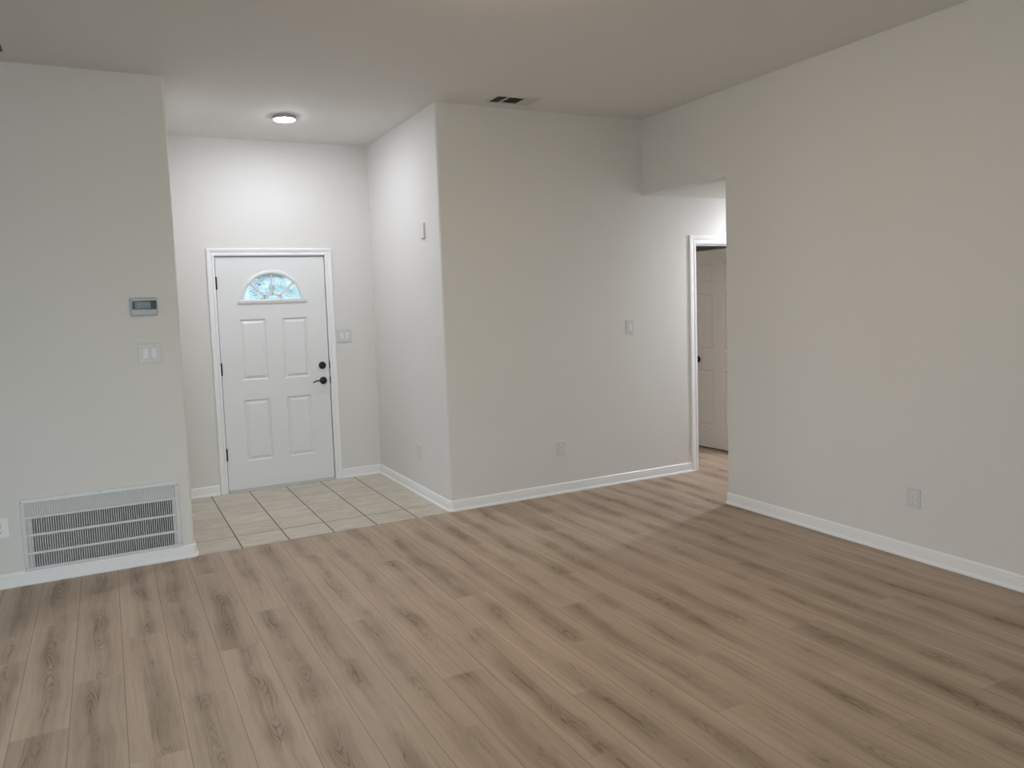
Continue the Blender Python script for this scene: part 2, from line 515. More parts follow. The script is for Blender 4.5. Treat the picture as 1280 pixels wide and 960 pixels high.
bx(bm, XW - 0.12, XW - 0.10, 1.99, 3.81, 0.0, 2.09)
struct('wall_west', bm, M_WALL, 'side wall left of the photo', 'wall')
bm = bmesh.new()
RW = [(-1.45, 0.35, 0.0, 2.08), (2.15, 3.35, 0.8, 2.1)]
xs = [XW] + [v for w in RW for v in w[:2]] + [XR + 0.12]
for i in range(0, len(xs), 2):
    bx(bm, xs[i], xs[i + 1], REAR - 0.14, REAR, 0, H)
for x0, x1, z0, z1 in RW:
    bx(bm, x0, x1, REAR - 0.14, REAR, z1, H)
    if z0 > 0: bx(bm, x0, x1, REAR - 0.14, REAR, 0, z0)
bx(bm, -1.46, 0.36, REAR - 0.14, REAR - 0.12, 0.0, 2.09)  # unseen panels added to block sky light behind the daylight lamps
bx(bm, 2.14, 3.36, REAR - 0.14, REAR - 0.12, 0.79, 2.11)
struct('wall_rear', bm, M_WALL, 'wall behind the photographer with openings closed by added panels', 'wall')

# ------------------------------------------------------------------ baseboards
BP = [(0.0, 0.0), (0.023, 0.0), (0.023, 0.008), (0.020, 0.014), (0.0135, 0.018), (0.0125, 0.020), (0.0125, 0.058), (0.0105, 0.061), (0.0105, 0.066), (0.0115, 0.070), (0.0085, 0.079), (0.004, 0.083), (0.0, 0.084)]
def base(name, path, radii, label):
    bm = bmesh.new()
    p = rounded(path, radii, 4) if any(radii) else path
    sweep(bm, p, BP, lambda q, b: (q.x, q.y, b))
    return struct(name, bm, M_TRIM, label, 'baseboard')
base('baseboard_left', [(XW, YL), (XL, YL), (XL, YD)], [0, 0.02, 0], 'white baseboard below the return grille')
base('baseboard_back', [(XL, YD), (0.816, YD)], [0, 0], 'short white baseboard left of the front door')
base('baseboard_entry', [(1.906, YD), (XA, YD), (XA, YM), (4.664, YM)], [0, 0, 0.022, 0], 'white baseboard round the entry corner and centre wall')
base('baseboard_hall', [(5.645, YM), (XE, YM)], [0, 0], 'white baseboard in the hall')
base('baseboard_right', [(XE, YO), (XR, YO), (XR, REAR)], [0, 0.012, 0], 'white baseboard along the right wall')

# ------------------------------------------------------------------ front door frame
def casing(bm, x0, x1, ztop, yface, w, z0=0.0):
    """stepped casing mitred round an opening whose inner edge is x0..x1, ztop; w wide."""
    prof = [(0.0, 0.0), (0.0, 0.009), (0.004, 0.012), (0.28 * w, 0.0125), (0.34 * w, 0.008), (0.46 * w, 0.0085), (0.56 * w, 0.012), (0.70 * w, 0.0155), (0.93 * w, 0.0165), (w, 0.013), (w, 0.0)]
    # path runs up the right side, over and down the left so that 'right' of it is outward
    path = [(x1, z0), (x1, ztop), (x0, ztop), (x0, z0)]
    return sweep(bm, path, prof, lambda q, b: (q.x, yface - b, q.y))
bm = bmesh.new()
casing(bm, 0.884, 1.845, 2.062, YD, 0.062)
SY = YD + 0.008                                   # front face of the door slab
bx(bm, DX0 - 0.001, 0.886, YD - 0.002, YD + 0.139, 0, 2.062)
bx(bm, 1.843, DX1 + 0.001, YD - 0.002, YD + 0.139, 0, 2.062)
bx(bm, DX0 - 0.001, DX1 + 0.001, YD - 0.002, YD + 0.139, 2.060, DZ + 0.001)
for a, b in ((0.886, 0.898), (1.831, 1.843)):
    bx(bm, a, b, SY + 0.047, YD + 0.139, 0.016, 2.060)
bx(bm, 0.886, 1.843, SY + 0.047, YD + 0.139, 2.048, 2.060)
tr = struct('trim_1', bm, M_TRIM, 'white moulded casing round the front door', 'door frame')
th = link('threshold', bx(bmesh.new(), 0.887, 1.842, YD - 0.030, YD + 0.135, 0.0, 0.013, 0.004), M_THRESH, tr)
for z in (1.065, 0.925):
    link('strike_plate', B(1.8405, 1.8445, YD - 0.0035, YD + 0.006, z - 0.033, z + 0.033), M_BLACK, tr)['label'] = 'black strike plate'

# ------------------------------------------------------------------ panelled slabs
def panel_face(bm, x0, x1, z0, z1, panels, y, out, skip=None):
    """Face at depth y with raised panels sunk into it; out = +1/-1 is the outward y direction.
       skip(x0,x1,z0,z1) -> True leaves a cell open."""
    xs = sorted({x0, x1, *[p[0] for p in panels], *[p[1] for p in panels]})
    zs = sorted({z0, z1, *[p[2] for p in panels], *[p[3] for p in panels]})
    if skip:
        xs = sorted({*xs, skip[0], skip[1]}); zs = sorted({*zs, skip[2], skip[3]})
    def inside(c, r): return r[0] - 1e-6 < c[0] and c[1] < r[1] + 1e-6 and r[2] - 1e-6 < c[2] and c[3] < r[3] + 1e-6
    for i in range(len(xs) - 1):
        for j in range(len(zs) - 1):
            c = (xs[i], xs[i + 1], zs[j], zs[j + 1])
            if any(inside(c, p) for p in panels) or (skip and inside(c, skip)): continue
            bm.faces.new([bm.verts.new((a, y, b)) for a, b in ((c[0], c[2]), (c[1], c[2]), (c[1], c[3]), (c[0], c[3]))])
    for p in panels:
        rings = []
        for ins, dep in PSTEP:
            a = (p[0] + ins, p[1] - ins, p[2] + ins, p[3] - ins)
            rings.append([bm.verts.new((q, y - out * dep, w)) for q, w in ((a[0], a[2]), (a[1], a[2]), (a[1], a[3]), (a[0], a[3]))])
        for a, b in zip(rings[:-1], rings[1:]):
            for k in range(4):
                bm.faces.new((a[k], a[(k + 1) % 4], b[(k + 1) % 4], b[k]))
        bm.faces.new(rings[-1])

PSTEP = [(0.0, 0.0), (0.002, 0.0015), (0.012, 0.0125), (0.015, 0.0125), (0.036, 0.0020), (0.040, 0.001)]
FX0, FX1, FZ0, FZ1 = 0.8915, 1.8355, 0.0165, 2.0515
TD = 0.044
ACX, ACZ, ARX, ARZ = 1.3625, 1.675, 0.258, 0.236        # fanlight opening
fpan = [(1.063, 1.291, 0.977, 1.511), (1.433, 1.661, 0.972, 1.511), (1.063, 1.291, 0.263, 0.806), (1.435, 1.662, 0.263, 0.806)]
cell = (1.02, 1.70, ACZ, 1.96)
bm = bmesh.new()
panel_face(bm, FX0, FX1, FZ0, FZ1, fpan, SY, -1, cell)
panel_face(bm, FX0, FX1, FZ0, FZ1, fpan, SY + TD, 1, cell)
N = 28
arc = [(ACX - ARX * math.cos(PI * k / N), ACZ + ARZ * math.sin(PI * k / N)) for k in range(N + 1)]
for yy in (SY, SY + TD):
    V = lambda x, z: bm.verts.new((x, yy, z))
    for (xa, za), (xb, zb) in zip(arc[:-1], arc[1:]):
        bm.faces.new((V(xa, za), V(xb, zb), V(xb, cell[3]), V(xa, cell[3])))
    bm.faces.new((V(cell[0], ACZ), V(ACX - ARX, ACZ), V(ACX - ARX, cell[3]), V(cell[0], cell[3])))
    bm.faces.new((V(ACX + ARX, ACZ), V(cell[1], ACZ), V(cell[1], cell[3]), V(ACX + ARX, cell[3])))
loop = arc + []
for (xa, za), (xb, zb) in zip(loop, loop[1:] + loop[:1]):
    bm.faces.new([bm.verts.new(c) for c in ((xa, SY, za), (xb, SY, zb), (xb, SY + TD, zb), (xa, SY + TD, za))])
for a in ((FX0, FZ0, FX1, FZ0), (FX1, FZ0, FX1, FZ1), (FX1, FZ1, FX0, FZ1), (FX0, FZ1, FX0, FZ0)):
    bm.faces.new([bm.verts.new(c) for c in ((a[0], SY, a[1]), (a[2], SY, a[3]), (a[2], SY + TD, a[3]), (a[0], SY + TD, a[1]))])
bmesh.ops.remove_doubles(bm, verts=bm.verts, dist=1e-5)
door = empty('door_1', (FX0, SY, 0.0))
tag(door, 'white panelled front door with half-round fan window and black handle', 'door', kind='structure')
def dpart(name, bm, m, label=None, parent=None, smooth=False):
    o = link(name, bm, m, smooth=smooth)
    for v in o.data.vertices: v.co -= Vector((FX0, SY, 0.0))
    o.parent = parent or door
    if label: o['label'] = label
    return o
dpart('door_leaf', bm, M_DOOR)
# fanlight frame: rounded arch bead, sill bead, sunburst bars
bm = bmesh.new()
arcp = lambda rx, rz, n=32: [(ACX - rx * math.cos(PI * k / n), ACZ + rz * math.sin(PI * k / n)) for k in range(n + 1)]
fp = [(-0.010, 0.0), (-0.010, 0.004), (-0.003, 0.009), (0.006, 0.011), (0.016, 0.009), (0.024, 0.004), (0.026, 0.0)]
out = arcp(ARX, ARZ)
out = [(out[0][0], ACZ - 0.012)] + out + [(out[-1][0], ACZ - 0.012)]
sweep(bm, list(reversed(out)), fp, lambda q, b: (q.x, SY - b, q.y))
sweep(bm, [(ACX + 0.302, ACZ - 0.024), (ACX - 0.302, ACZ - 0.024)], [(-0.004, 0.0), (-0.004, 0.006), (0.0, 0.012), (0.020, 0.016), (0.026, 0.012), (0.028, 0.0)], lambda q, b: (q.x, SY - b, q.y))
frame = dpart('fanlight_frame', bm, M_DOOR)
bm = bmesh.new()
bar = [(-0.0105, 0.0), (-0.0075, 0.008), (0.0075, 0.008), (0.0105, 0.0)]
GY = SY + 0.014
sweep(bm, list(reversed(arcp(0.088, 0.050, 16))), bar, lambda q, b: (q.x, GY - b, q.y))
for ang in (41, 90, 139):
    a = math.radians(ang)
    p0 = (ACX + 0.086 * math.cos(a), ACZ + 0.049 * math.sin(a))
    p1 = (ACX + (ARX + 0.001) * math.cos(a), ACZ + (ARZ + 0.001) * math.sin(a))
    sweep(bm, [p0, p1], bar, lambda q, b: (q.x, GY - b, q.y))
dpart('glazing_bars', bm, M_DOOR, 'white sunburst bars', frame)
gm = bpy.data.materials.new('seeded_door_glass'); gm.use_nodes = True
gb = gm.node_tree.nodes['Principled BSDF']
gb.inputs['Base Color'].default_value = (0.95, 0.98, 1.0, 1)
gb.inputs['Transmission Weight'].default_value = 1.0
gb.inputs['Roughness'].default_value = 0.02
gb.inputs['IOR'].default_value = 1.45
g = G(gm)
tcg = g.n('ShaderNodeTexCoord'); bpg = g.n('ShaderNodeBump')
bpg.inputs['Strength'].default_value = 0.18; bpg.inputs['Distance'].default_value = 0.004
g.put(bpg.inputs['Height'], g.noise(tcg.outputs['Object'], 42.0, 2.0))
gm.node_tree.links.new(bpg.outputs['Normal'], gb.inputs['Normal'])
bm = bmesh.new()
pts = arcp(ARX + 0.0005, ARZ + 0.0005, 28)
lo = [bm.verts.new((x, GY, z)) for x, z in pts]; hi = [bm.verts.new((x, GY + 0.006, z)) for x, z in pts]
bm.faces.new(lo); bm.faces.new(hi)
for k in range(len(pts)):
    k2 = (k + 1) % len(pts)
    bm.faces.new((lo[k], lo[k2], hi[k2], hi[k]))
dpart('glass_pane', bm, gm, 'pale blue glass of the fan window', frame)
for z in (1.830, 1.087, 0.338):
    bm = bmesh.new()
    lathe(bm, [(0, -0.056), (0.006, -0.055), (0.0095, -0.051), (0.0095, 0.051), (0.006, 0.055), (0, 0.056)], Matrix.Translation((0.8895, SY - 0.0065, z)), 14)
    bx(bm, 0.886, 0.8935, SY - 0.002, SY + 0.02, z - 0.050, z + 0.050)
    dpart('hinge', bm, M_BLACK, 'black hinge')
def front(x, y, z): return Matrix.Translation((x, y, z)) @ Matrix.Rotation(PI / 2, 4, 'X')    # local +Z -> -Y
bm = bmesh.new()
lathe(bm, [(0, 0), (0.0335, 0), (0.0335, 0.006), (0.031, 0.010), (0.020, 0.013), (0, 0.013)], front(1.7745, SY, 1.0635), 32)
bx(bm, 1.7675, 1.7815, SY - 0.030, SY - 0.012, 1.0475, 1.0795, 0.004)
dpart('deadbolt', bm, M_BLACK, 'round black deadbolt', smooth=False)
def lever(mk, x, y, z, sgn, d):
    """lever handle: rose, neck, curved grip; sgn = direction of the grip along x; d = outward y sign"""
    bm = bmesh.new()
    mt = Matrix.Translation((x, y, z)) @ Matrix.Rotation(PI / 2 if d < 0 else -PI / 2, 4, 'X')
    lathe(bm, [(0, 0), (0.0335, 0), (0.0335, 0.006), (0.031, 0.010), (0.016, 0.013), (0.011, 0.017), (0.010, 0.045), (0, 0.047)], mt, 32)
    rose = mk('lever_rose', bm)
    bm = bmesh.new()
    pts = [(0, 0.040, 0.000), (0.018, 0.043, 0.002), (0.040, 0.044, 0.004), (0.065, 0.043, 0.003), (0.088, 0.041, -0.003), (0.105, 0.038, -0.013)]
    tube(bm, [(x + sgn * a, y + d * b, z + c) for a, b, c in pts], [0.0085, 0.0075, 0.0065, 0.006, 0.0055, 0.0045], 12)
    mk('lever_grip', bm)
hand = empty('door_handle', (0, 0, 0)); hand.parent = door
hand.name = 'door_handle'
hand['label'] = 'black lever handle'
def mk(nm, bm): return dpart(nm, bm, M_BLACK, None, hand, False)
lever(mk, 1.7765, SY, 0.9245, -1, -1)

# ------------------------------------------------------------------ inner door (standing open)
bm = bmesh.new()
casing(bm, 4.744, 5.563, 2.030, YM, 0.075)
for a, b in ((HX0 - 0.001, 4.748), (5.559, HX1 + 0.001)):
    bx(bm, a, b, YM - 0.002, YM + TI + 0.002, 0, 2.030)
bx(bm, HX0 - 0.001, HX1 + 0.001, YM - 0.002, YM + TI + 0.002, 2.026, HZ + 0.001)
bx(bm, 4.748, 4.758, YM + 0.03, YM + 0.07, 0, 2.026)
bx(bm, 5.549, 5.559, YM + 0.03, YM + 0.07, 0, 2.026)
bx(bm, 4.758, 5.549, YM + 0.03, YM + 0.07, 2.016, 2.026)
struct('trim_2', bm, M_TRIM, 'white casing round the inner doorway in the hall', 'door frame')
door = empty('door_2', (5.540, 5.322, 0.0), math.radians(93.0))
tag(door, 'white six-panel inner door standing open beyond the hall', 'door', kind='structure')
LW, LT = 0.815, 0.035
lp = []
for z0, z1 in ((0.232, 0.812), (1.014, 1.592), (1.704, 1.902)):
    lp += [(0.112, 0.354, z0, z1), (0.480, 0.706, z0, z1)]
bm = bmesh.new()
PSTEP = [(0.0, 0.0), (0.003, 0.0015), (0.011, 0.0075), (0.016, 0.0075), (0.034, 0.0015), (0.037, 0.001)]
panel_face(bm, 0.0, LW, 0.014, 2.022, lp, 0.0, 1)
panel_face(bm, 0.0, LW, 0.014, 2.022, lp, -LT, -1)
for a in ((0, 0.014, LW, 0.014), (LW, 0.014, LW, 2.022), (LW, 2.022, 0, 2.022), (0, 2.022, 0, 0.014)):
    bm.faces.new([bm.verts.new(c) for c in ((a[0], 0, a[1]), (a[2], 0, a[3]), (a[2], -LT, a[3]), (a[0], -LT, a[1]))])
bmesh.ops.remove_doubles(bm, verts=bm.verts, dist=1e-5)
link('door_leaf', bm, M_DOOR2, door)
for nm, d, y in (('door_knob', 1, 0.0), ('door_knob', -1, -LT)):
    bm = bmesh.new()
    mt = Matrix.Translation((0.690, y, 0.916)) @ Matrix.Rotation(PI / 2 if d < 0 else -PI / 2, 4, 'X')
    lathe(bm, [(0, 0), (0.033, 0), (0.033, 0.005), (0.028, 0.010), (0.014, 0.013), (0.011, 0.018), (0.011, 0.030), (0.018, 0.036), (0.025, 0.045), (0.026, 0.054), (0.022, 0.062), (0.012, 0.067), (0, 0.068)], mt, 32)
    link(nm, bm, M_BLACK, door)['label'] = 'round black knob'
for z in (1.80, 1.02, 0.22):
    bm = bmesh.new()
    lathe(bm, [(0, -0.045), (0.006, -0.044), (0.006, 0.044), (0, 0.045)], Matrix.Translation((-0.008, -LT - 0.004, z)), 12)
    link('hinge', bm, M_BLACK, door)['label'] = 'black hinge'

# ------------------------------------------------------------------ wall plates (local: x right, z up, -y out of the wall)
def screw(bm, x, z, y):
    lathe(bm, [(0, 0), (0.0032, 0), (0.0026, 0.0012), (0, 0.0014)], front(x, y, z), 12)
def rocker(x, parent, h=0.066, w=0.033, tilt=1):
    bm = bmesh.new()
    # a paddle bent about its middle
    prof = [(-0.0055, h / 2), (-0.0085 - 0.0013 * tilt, h / 2), (-0.0080, 0.0), (-0.0085 + 0.0013 * tilt, -h / 2), (-0.0055, -h / 2)]
    L_ = [[bm.verts.new((x + s * w / 2, y, z)) for y, z in prof] for s in (-1, 1)]
    for k in range(5):
        bm.faces.new((L_[0][k], L_[0][(k + 1) % 5], L_[1][(k + 1) % 5], L_[1][k]))
    bm.faces.new(L_[0]); bm.faces.new(L_[1])
    return link('rocker', bm, M_ROCK, parent)
def switch(gangs, w, h):
    r = empty('light_switch', (0, 0, 0))
    bm = bmesh.new(); pad(bm, w, h, 0.004, 0.0005, -0.0062, 0.003)
    pl = link('cover_plate', bm, M_PLATE, r)
    cs = [0.0] if gangs == 1 else [-0.0245, 0.0245]
    for c in cs:
        link('rocker_gap_shade', B(c - 0.0176, c + 0.0176, -0.0065, -0.004, -0.0342, 0.0342), M_SHADOW, pl)
    for i, c in enumerate(cs): rocker(c, r, tilt=(1 if i else -1))
    for c in cs:
        for z in (-0.048, 0.048):
            bm = bmesh.new(); screw(bm, c, z, -0.0061)
            link('screw', bm, M_SCREW, pl)
    return r
M_SHADOW = mat('grey_recess_shade', (0.30, 0.30, 0.29), 0.6)  # shade in the gap round each rocker, put in as a grey slab
def outlet(w, h, mp=M_PLATE, mr=M_ROCK):
    r = empty('power_outlet', (0, 0, 0))
    bm = bmesh.new(); pad(bm, w, h, 0.004, 0.0005, -0.0062, 0.003)
    pl = link('cover_plate', bm, mp, r)
    for zc in (0.0195, -0.0195):
        bm = bmesh.new(); pad(bm, 0.0335, 0.0285, 0.009, -0.004, -0.0085, 0.001, 0, zc)
        f = link('receptacle', bm, mr, r)
        bm = bmesh.new()
        for x, hh in ((-0.0064, 0.0095), (0.0064, 0.0078)):
            bx(bm, x - 0.0014, x + 0.0014, -0.0088, -0.006, zc + 0.003 - hh / 2, zc + 0.003 + hh / 2)
        lathe(bm, [(0, 0.0), (0.0027, 0.0), (0.0027, 0.0003), (0, 0.0003)], front(0, -0.0085, zc - 0.0085), 12)
        link('slots', bm, M_SLOT, f)['label'] = 'dark socket slots'
    bm = bmesh.new(); screw(bm, 0, 0, -0.0061)
    link('screw', bm, M_SCREW, pl)
    return r
def place(o, loc, rz=0.0):
    o.location = loc; o.rotation_euler = (0, 0, rz)
sw2 = switch(2, 0.134, 0.122)
place(sw2, (0.2515, YL, 1.341))
tag(sw2, 'white double rocker switch below the thermostat', 'light switch', 'wall light switches')
s2 = copy_tree(sw2); place(s2, (1.993, YD, 1.324))
tag(s2, 'white double rocker switch right of the front door', 'light switch', 'wall light switches')
s1 = switch(1, 0.081, 0.122); place(s1, (4.010, YM, 1.329))
tag(s1, 'white single rocker switch near the hall opening', 'light switch', 'wall light switches')
o1 = outlet(0.082, 0.116); place(o1, (3.291, YM, 0.373))
tag(o1, 'white outlet low on the centre wall between entry and hall', 'outlet', 'wall outlets')
o2 = copy_tree(o1); place(o2, (XR, 2.779, 0.3605), -PI / 2)
tag(o2, 'white outlet low on the right wall', 'outlet', 'wall outlets')
o3 = outlet(0.082, 0.116, M_TRIM, M_TRIM); place(o3, (-0.6255, YL, 0.360))
tag(o3, 'bright white outlet left of the return grille, cut by the photo edge', 'outlet', 'wall outlets')
o4 = copy_tree(o1); place(o4, (XA, 5.806, 0.361), -PI / 2)
tag(o4, 'narrow-looking white outlet low on the entry side wall', 'outlet', 'wall outlets')
bk = empty('blank_plate', (XA, 5.515, 2.157), -PI / 2)
bm = bmesh.new(); pad(bm, 0.066, 0.118, 0.003, 0.0005, -0.016, 0.003)
link('cover_plate', bm, M_WALL, bk)
for z in (-0.042, 0.042):
    bm = bmesh.new(); screw(bm, 0, z, -0.0158)
    link('screw', bm, M_SCREW, bk)
tag(bk, 'white blank cover plate high on the entry side wall', 'cover plate')

# thermostat
tz = empty('thermostat', (0.2346, YL, 1.634))
bm = bmesh.new(); pad(bm, 0.159, 0.115, 0.010, 0.0005, -0.010, 0.003)
link('back_plate', bm, M_THERM, tz)
bm = bmesh.new(); pad(bm, 0.150, 0.106, 0.010, -0.009, -0.026, 0.005)
body = link('body', bm, M_THERM, tz)
bm = bmesh.new(); pad(bm, 0.141, 0.055, 0.003, -0.0250, -0.0268, 0.0006, 0.0025, 0.0100)
scn = link('screen', bm, M_SCREEN, tz); scn['label'] = 'black screen band'
bm = bmesh.new(); pad(bm, 0.077, 0.041, 0.002, -0.0262, -0.0274, 0.0004, 0.0005, 0.0100)
link('display', bm, M_LCD, scn)['label'] = 'grey display'
M_BTN = mat('dark_grey_button', (0.07, 0.07, 0.072), 0.4)
for x, w_, z, h_ in ((-0.058, 0.014, 0.0100, 0.044), (0.056, 0.012, 0.002, 0.012)):
    bm = bmesh.new(); pad(bm, w_, h_, 0.002, -0.0262, -0.0276, 0.0004, x, z)
    link('button', bm, M_BTN, scn)['label'] = 'dark grey button'
tag(tz, 'pale grey thermostat with black screen on the left wall', 'thermostat')

# spring door stop on the entry's left baseboard
ds = empty('door_stop', (XL + 0.0120, 6.04, 0.046))
xr = Matrix.Rotation(PI / 2, 4, 'Y')
bm = bmesh.new(); lathe(bm, [(0, 0), (0.011, 0), (0.011, 0.004), (0.006, 0.009), (0, 0.009)], xr, 20)
link('base', bm, M_SCREW, ds)
bm = bmesh.new()
tube(bm, [(0.007 + 0.052 * k / 96, 0.0052 * math.cos(k * PI / 4), 0.0052 * math.sin(k * PI / 4)) for k in range(97)], 0.0011, 6)
link('spring', bm, M_SCREW, ds)
bm = bmesh.new(); lathe(bm, [(0, 0.056), (0.0072, 0.056), (0.0085, 0.062), (0.0085, 0.072), (0.006, 0.077), (0, 0.077)], xr, 20)
link('rubber_tip', bm, M_ROCK, ds, smooth=True)['label'] = 'white rubber tip'
tag(ds, 'small spring door stop by the entry tiles behind the left wall edge', 'door stop')

# return air grille
M_GSCREW = mat('grey_screw', (0.30, 0.30, 0.30), 0.4, metal=0.5)
GXa, GXb, GZa, GZb = -0.5195, 0.3650, 0.0745, 0.5165
rg = empty('return_air_grille', (0, YL, 0))
IX0, IX1, IZ0, IZ1 = -0.4945, 0.3400, 0.0985, 0.4915
bm = bmesh.new()
ring = [(0.0, 0.0), (0.0, 0.0095), (0.0015, 0.011), (0.020, 0.009), (0.0245, 0.004), (0.0245, 0.0)]
P4 = [(IX0, IZ0), (IX0, IZ1), (IX1, IZ1), (IX1, IZ0)]
# four mitred sides
def frame4(bm, x0, x1, z0, z1, w, prof):
    o_ = [(x0 - w, z0 - w), (x1 + w, z0 - w), (x1 + w, z1 + w), (x0 - w, z1 + w)]
    i_ = [(x0, z0), (x1, z0), (x1, z1), (x0, z1)]
    rings = []
    for t, d in prof:      # t: 0 inner .. 1 outer
        rings.append([bm.verts.new((i_[k][0] + (o_[k][0] - i_[k][0]) * t, -d, i_[k][1] + (o_[k][1] - i_[k][1]) * t)) for k in range(4)])
    n = len(prof)
    for a in range(n):
        b = (a + 1) % n
        for k in range(4):
            bm.faces.new((rings[a][k], rings[a][(k + 1) % 4], rings[b][(k + 1) % 4], rings[b][k]))
    return bm
frame4(bm, IX0, IX1, IZ0, IZ1, 0.025, [(0.0, -0.001), (0.0, 0.012), (0.12, 0.0125), (0.80, 0.010), (1.0, 0.003), (1.0, -0.001)])
fr = link('frame', bm, M_GRILLE, rg)
for z in (0.4015, 0.2945, 0.1845):
    link('cross_bar', B(IX0 - 0.001, IX1 + 0.001, -0.0118, -0.0015, z - 0.0073, z + 0.0073, 0.001, 1), M_GRILLE, rg)
bm = bmesh.new()
nf = 66
for i in range(nf):
    xc = IX0 + (IX1 - IX0) * (i + 0.5) / nf
    # thin curved fin, leaning as it goes back
    prev = None
    for k, (dx, y) in enumerate(((-0.0005, -0.0095), (0.0003, -0.004), (0.0018, 0.002), (0.0042, 0.008))):
        ring_ = [bm.verts.new((xc + dx + s * 0.0019 - 0.0012, min(y, 0.0075), z)) for s in (-1, 1) for z in (IZ0, IZ1)]
        if prev:
            bm.faces.new((prev[0], prev[1], ring_[1], ring_[0])); bm.faces.new((prev[2], prev[3], ring_[3], ring_[2]))
            bm.faces.new((prev[0], prev[2], ring_[2], ring_[0])); bm.faces.new((prev[1], prev[3], ring_[3], ring_[1]))
        else: bm.faces.new((ring_[0], ring_[1], ring_[3], ring_[2]))
        prev = ring_
    bm.faces.new((prev[0], prev[1], prev[3], prev[2]))
link('fins', bm, M_GRILLE, rg)
for x, z in ((GXa + 0.008, GZb - 0.018), (GXb - 0.009, GZb - 0.030), (GXb - 0.009, GZa + 0.030), (GXa + 0.009, GZa + 0.026), (-0.09, GZb - 0.010)):
    bm = bmesh.new(); lathe(bm, [(0, 0), (0.0042, 0), (0.0034, 0.0018), (0, 0.002)], front(x, -0.0100, z), 12)
    link('screw', bm, M_GSCREW, rg)
bm = bmesh.new()
bx(bm, GX0, GX1, 0.12, 0.14, GZ0, GZ1)
for a in ((GX0, GX1, GZ0, GZ0 + 0.003), (GX0, GX1, GZ1 - 0.003, GZ1), (GX0, GX0 + 0.003, GZ0, GZ1), (GX1 - 0.003, GX1, GZ0, GZ1)):
    bx(bm, a[0], a[1], 0.012, 0.13, a[2], a[3])  # lining coloured dark to stand for the shade inside the duct
link('filter', bm, M_DUCT, rg)['label'] = 'dark filter and duct lining coloured as shade behind the fins'
tag(rg, 'large white return air grille with vertical fins above the left baseboard', 'air vent')

# ------------------------------------------------------------------ ceiling register
vg = empty('ceiling_vent', (2.812, 4.974, H))
VX, VY = 0.180, 0.100
bm = bmesh.new()
# flange with three windows
def flange(bm, x0, x1, y0, y1):
    bx(bm, x0, x1, y0, y1, -0.008, 0.0005, 0.0015, 1)
cuts = [(-0.160, -0.076), (-0.064, 0.064), (0.076, 0.160)]
ys = 0.078
flange(bm, -VX, VX, -VY, -ys); flange(bm, -VX, VX, ys, VY)
ex = [-VX] + [v for c in cuts for v in c] + [VX]
for i in range(0, len(ex), 2): flange(bm, ex[i], ex[i + 1], -ys - 0.001, ys + 0.001)
link('frame', bm, M_VENT, vg)
link('backing', B(-0.163, 0.163, -ys - 0.005, ys + 0.005, -0.0015, 0.0004), M_DUCTC, vg)['label'] = 'flat backing coloured as duct shade behind the louvres'  # the duct's inner shade is painted on a flat plate
bm = bmesh.new()
def slat(bm, x, y0, y1, lean):
    a = [(x, -0.0012), (x + lean, -0.0105)]
    v = [[bm.verts.new((px + s * 0.0005, y, z)) for px, z in a for s in (-1, 1)] for y in (y0, y1)]
    for q in ((0, 1, 3, 2),):
        bm.faces.new([v[0][k] for k in q]); bm.faces.new([v[1][k] for k in q])
    for i, j in ((0, 1), (1, 3), (3, 2), (2, 0)):
        bm.faces.new((v[0][i], v[0][j], v[1][j], v[1][i]))
for i in range(4): slat(bm, -0.142 + i * 0.020, -ys, ys, -0.013)
for i in range(6): slat(bm, 0.079 + i * 0.0138, -ys, ys, 0.011)
for i in range(6):
    y = -0.058 + i * 0.0250
    v = [[bm.verts.new((x, yy + s * 0.0005, z)) for yy, z in ((y, -0.0012), (y - 0.014, -0.0075)) for s in (-1, 1)] for x in (-0.064, 0.064)]
    bm.faces.new([v[0][k] for k in (0, 1, 3, 2)]); bm.faces.new([v[1][k] for k in (0, 1, 3, 2)])
    for a, b in ((0, 1), (1, 3), (3, 2), (2, 0)): bm.faces.new((v[0][a], v[0][b], v[1][b], v[1][a]))
link('louvres', bm, M_VENT, vg)
tag(vg, 'three-section ceiling air register by the centre wall', 'air vent')

# ------------------------------------------------------------------ lamps
def disc_lamp(name, loc, r, lit, label, drop=0.026, bulge=0.010):
    power, col = lit
    t = empty(name, loc)
    bm = bmesh.new()
    lathe(bm, [(r, 0.0005), (r + 0.004, -0.002), (r + 0.004, -drop + 0.004), (r - 0.002, -drop), (r - 0.006, -drop + 0.002), (r - 0.006, 0.0005)], None, 48)
    link('rim', bm, M_RING, t, smooth=True)
    bm = bmesh.new()
    q = r - 0.004
    lathe(bm, [(q * math.sin(t), -drop - bulge * math.cos(t)) for t in [PI / 2 * k / 8 for k in range(9)]], None, 48)
    a = PI * r * r
    link('diffuser', bm, emis(name + '_glow', col, power / (PI * a)), t, smooth=True)
    return tag(t, label, 'ceiling light')
disc_lamp('ceiling_light', (1.352, 5.945, H), 0.083, LITS['entry'], 'lit round flush light on the entry ceiling')
disc_lamp('ceiling_light', (5.75, 4.70, ZH), 0.083, LITS['hall'], 'round flush light on the hall ceiling')
disc_lamp('ceiling_light', (3.75, 6.9, ZH), 0.12, LITS['bedroom'], 'added unseen round light in the room behind the inner door')  # lamp added out of view to brighten the open inner door leaf
disc_lamp('ceiling_light', (1.70, 2.78, H), 0.16, LITS['dome'], 'warm flush dome light on the ceiling above the room', 0.03, 0.07)
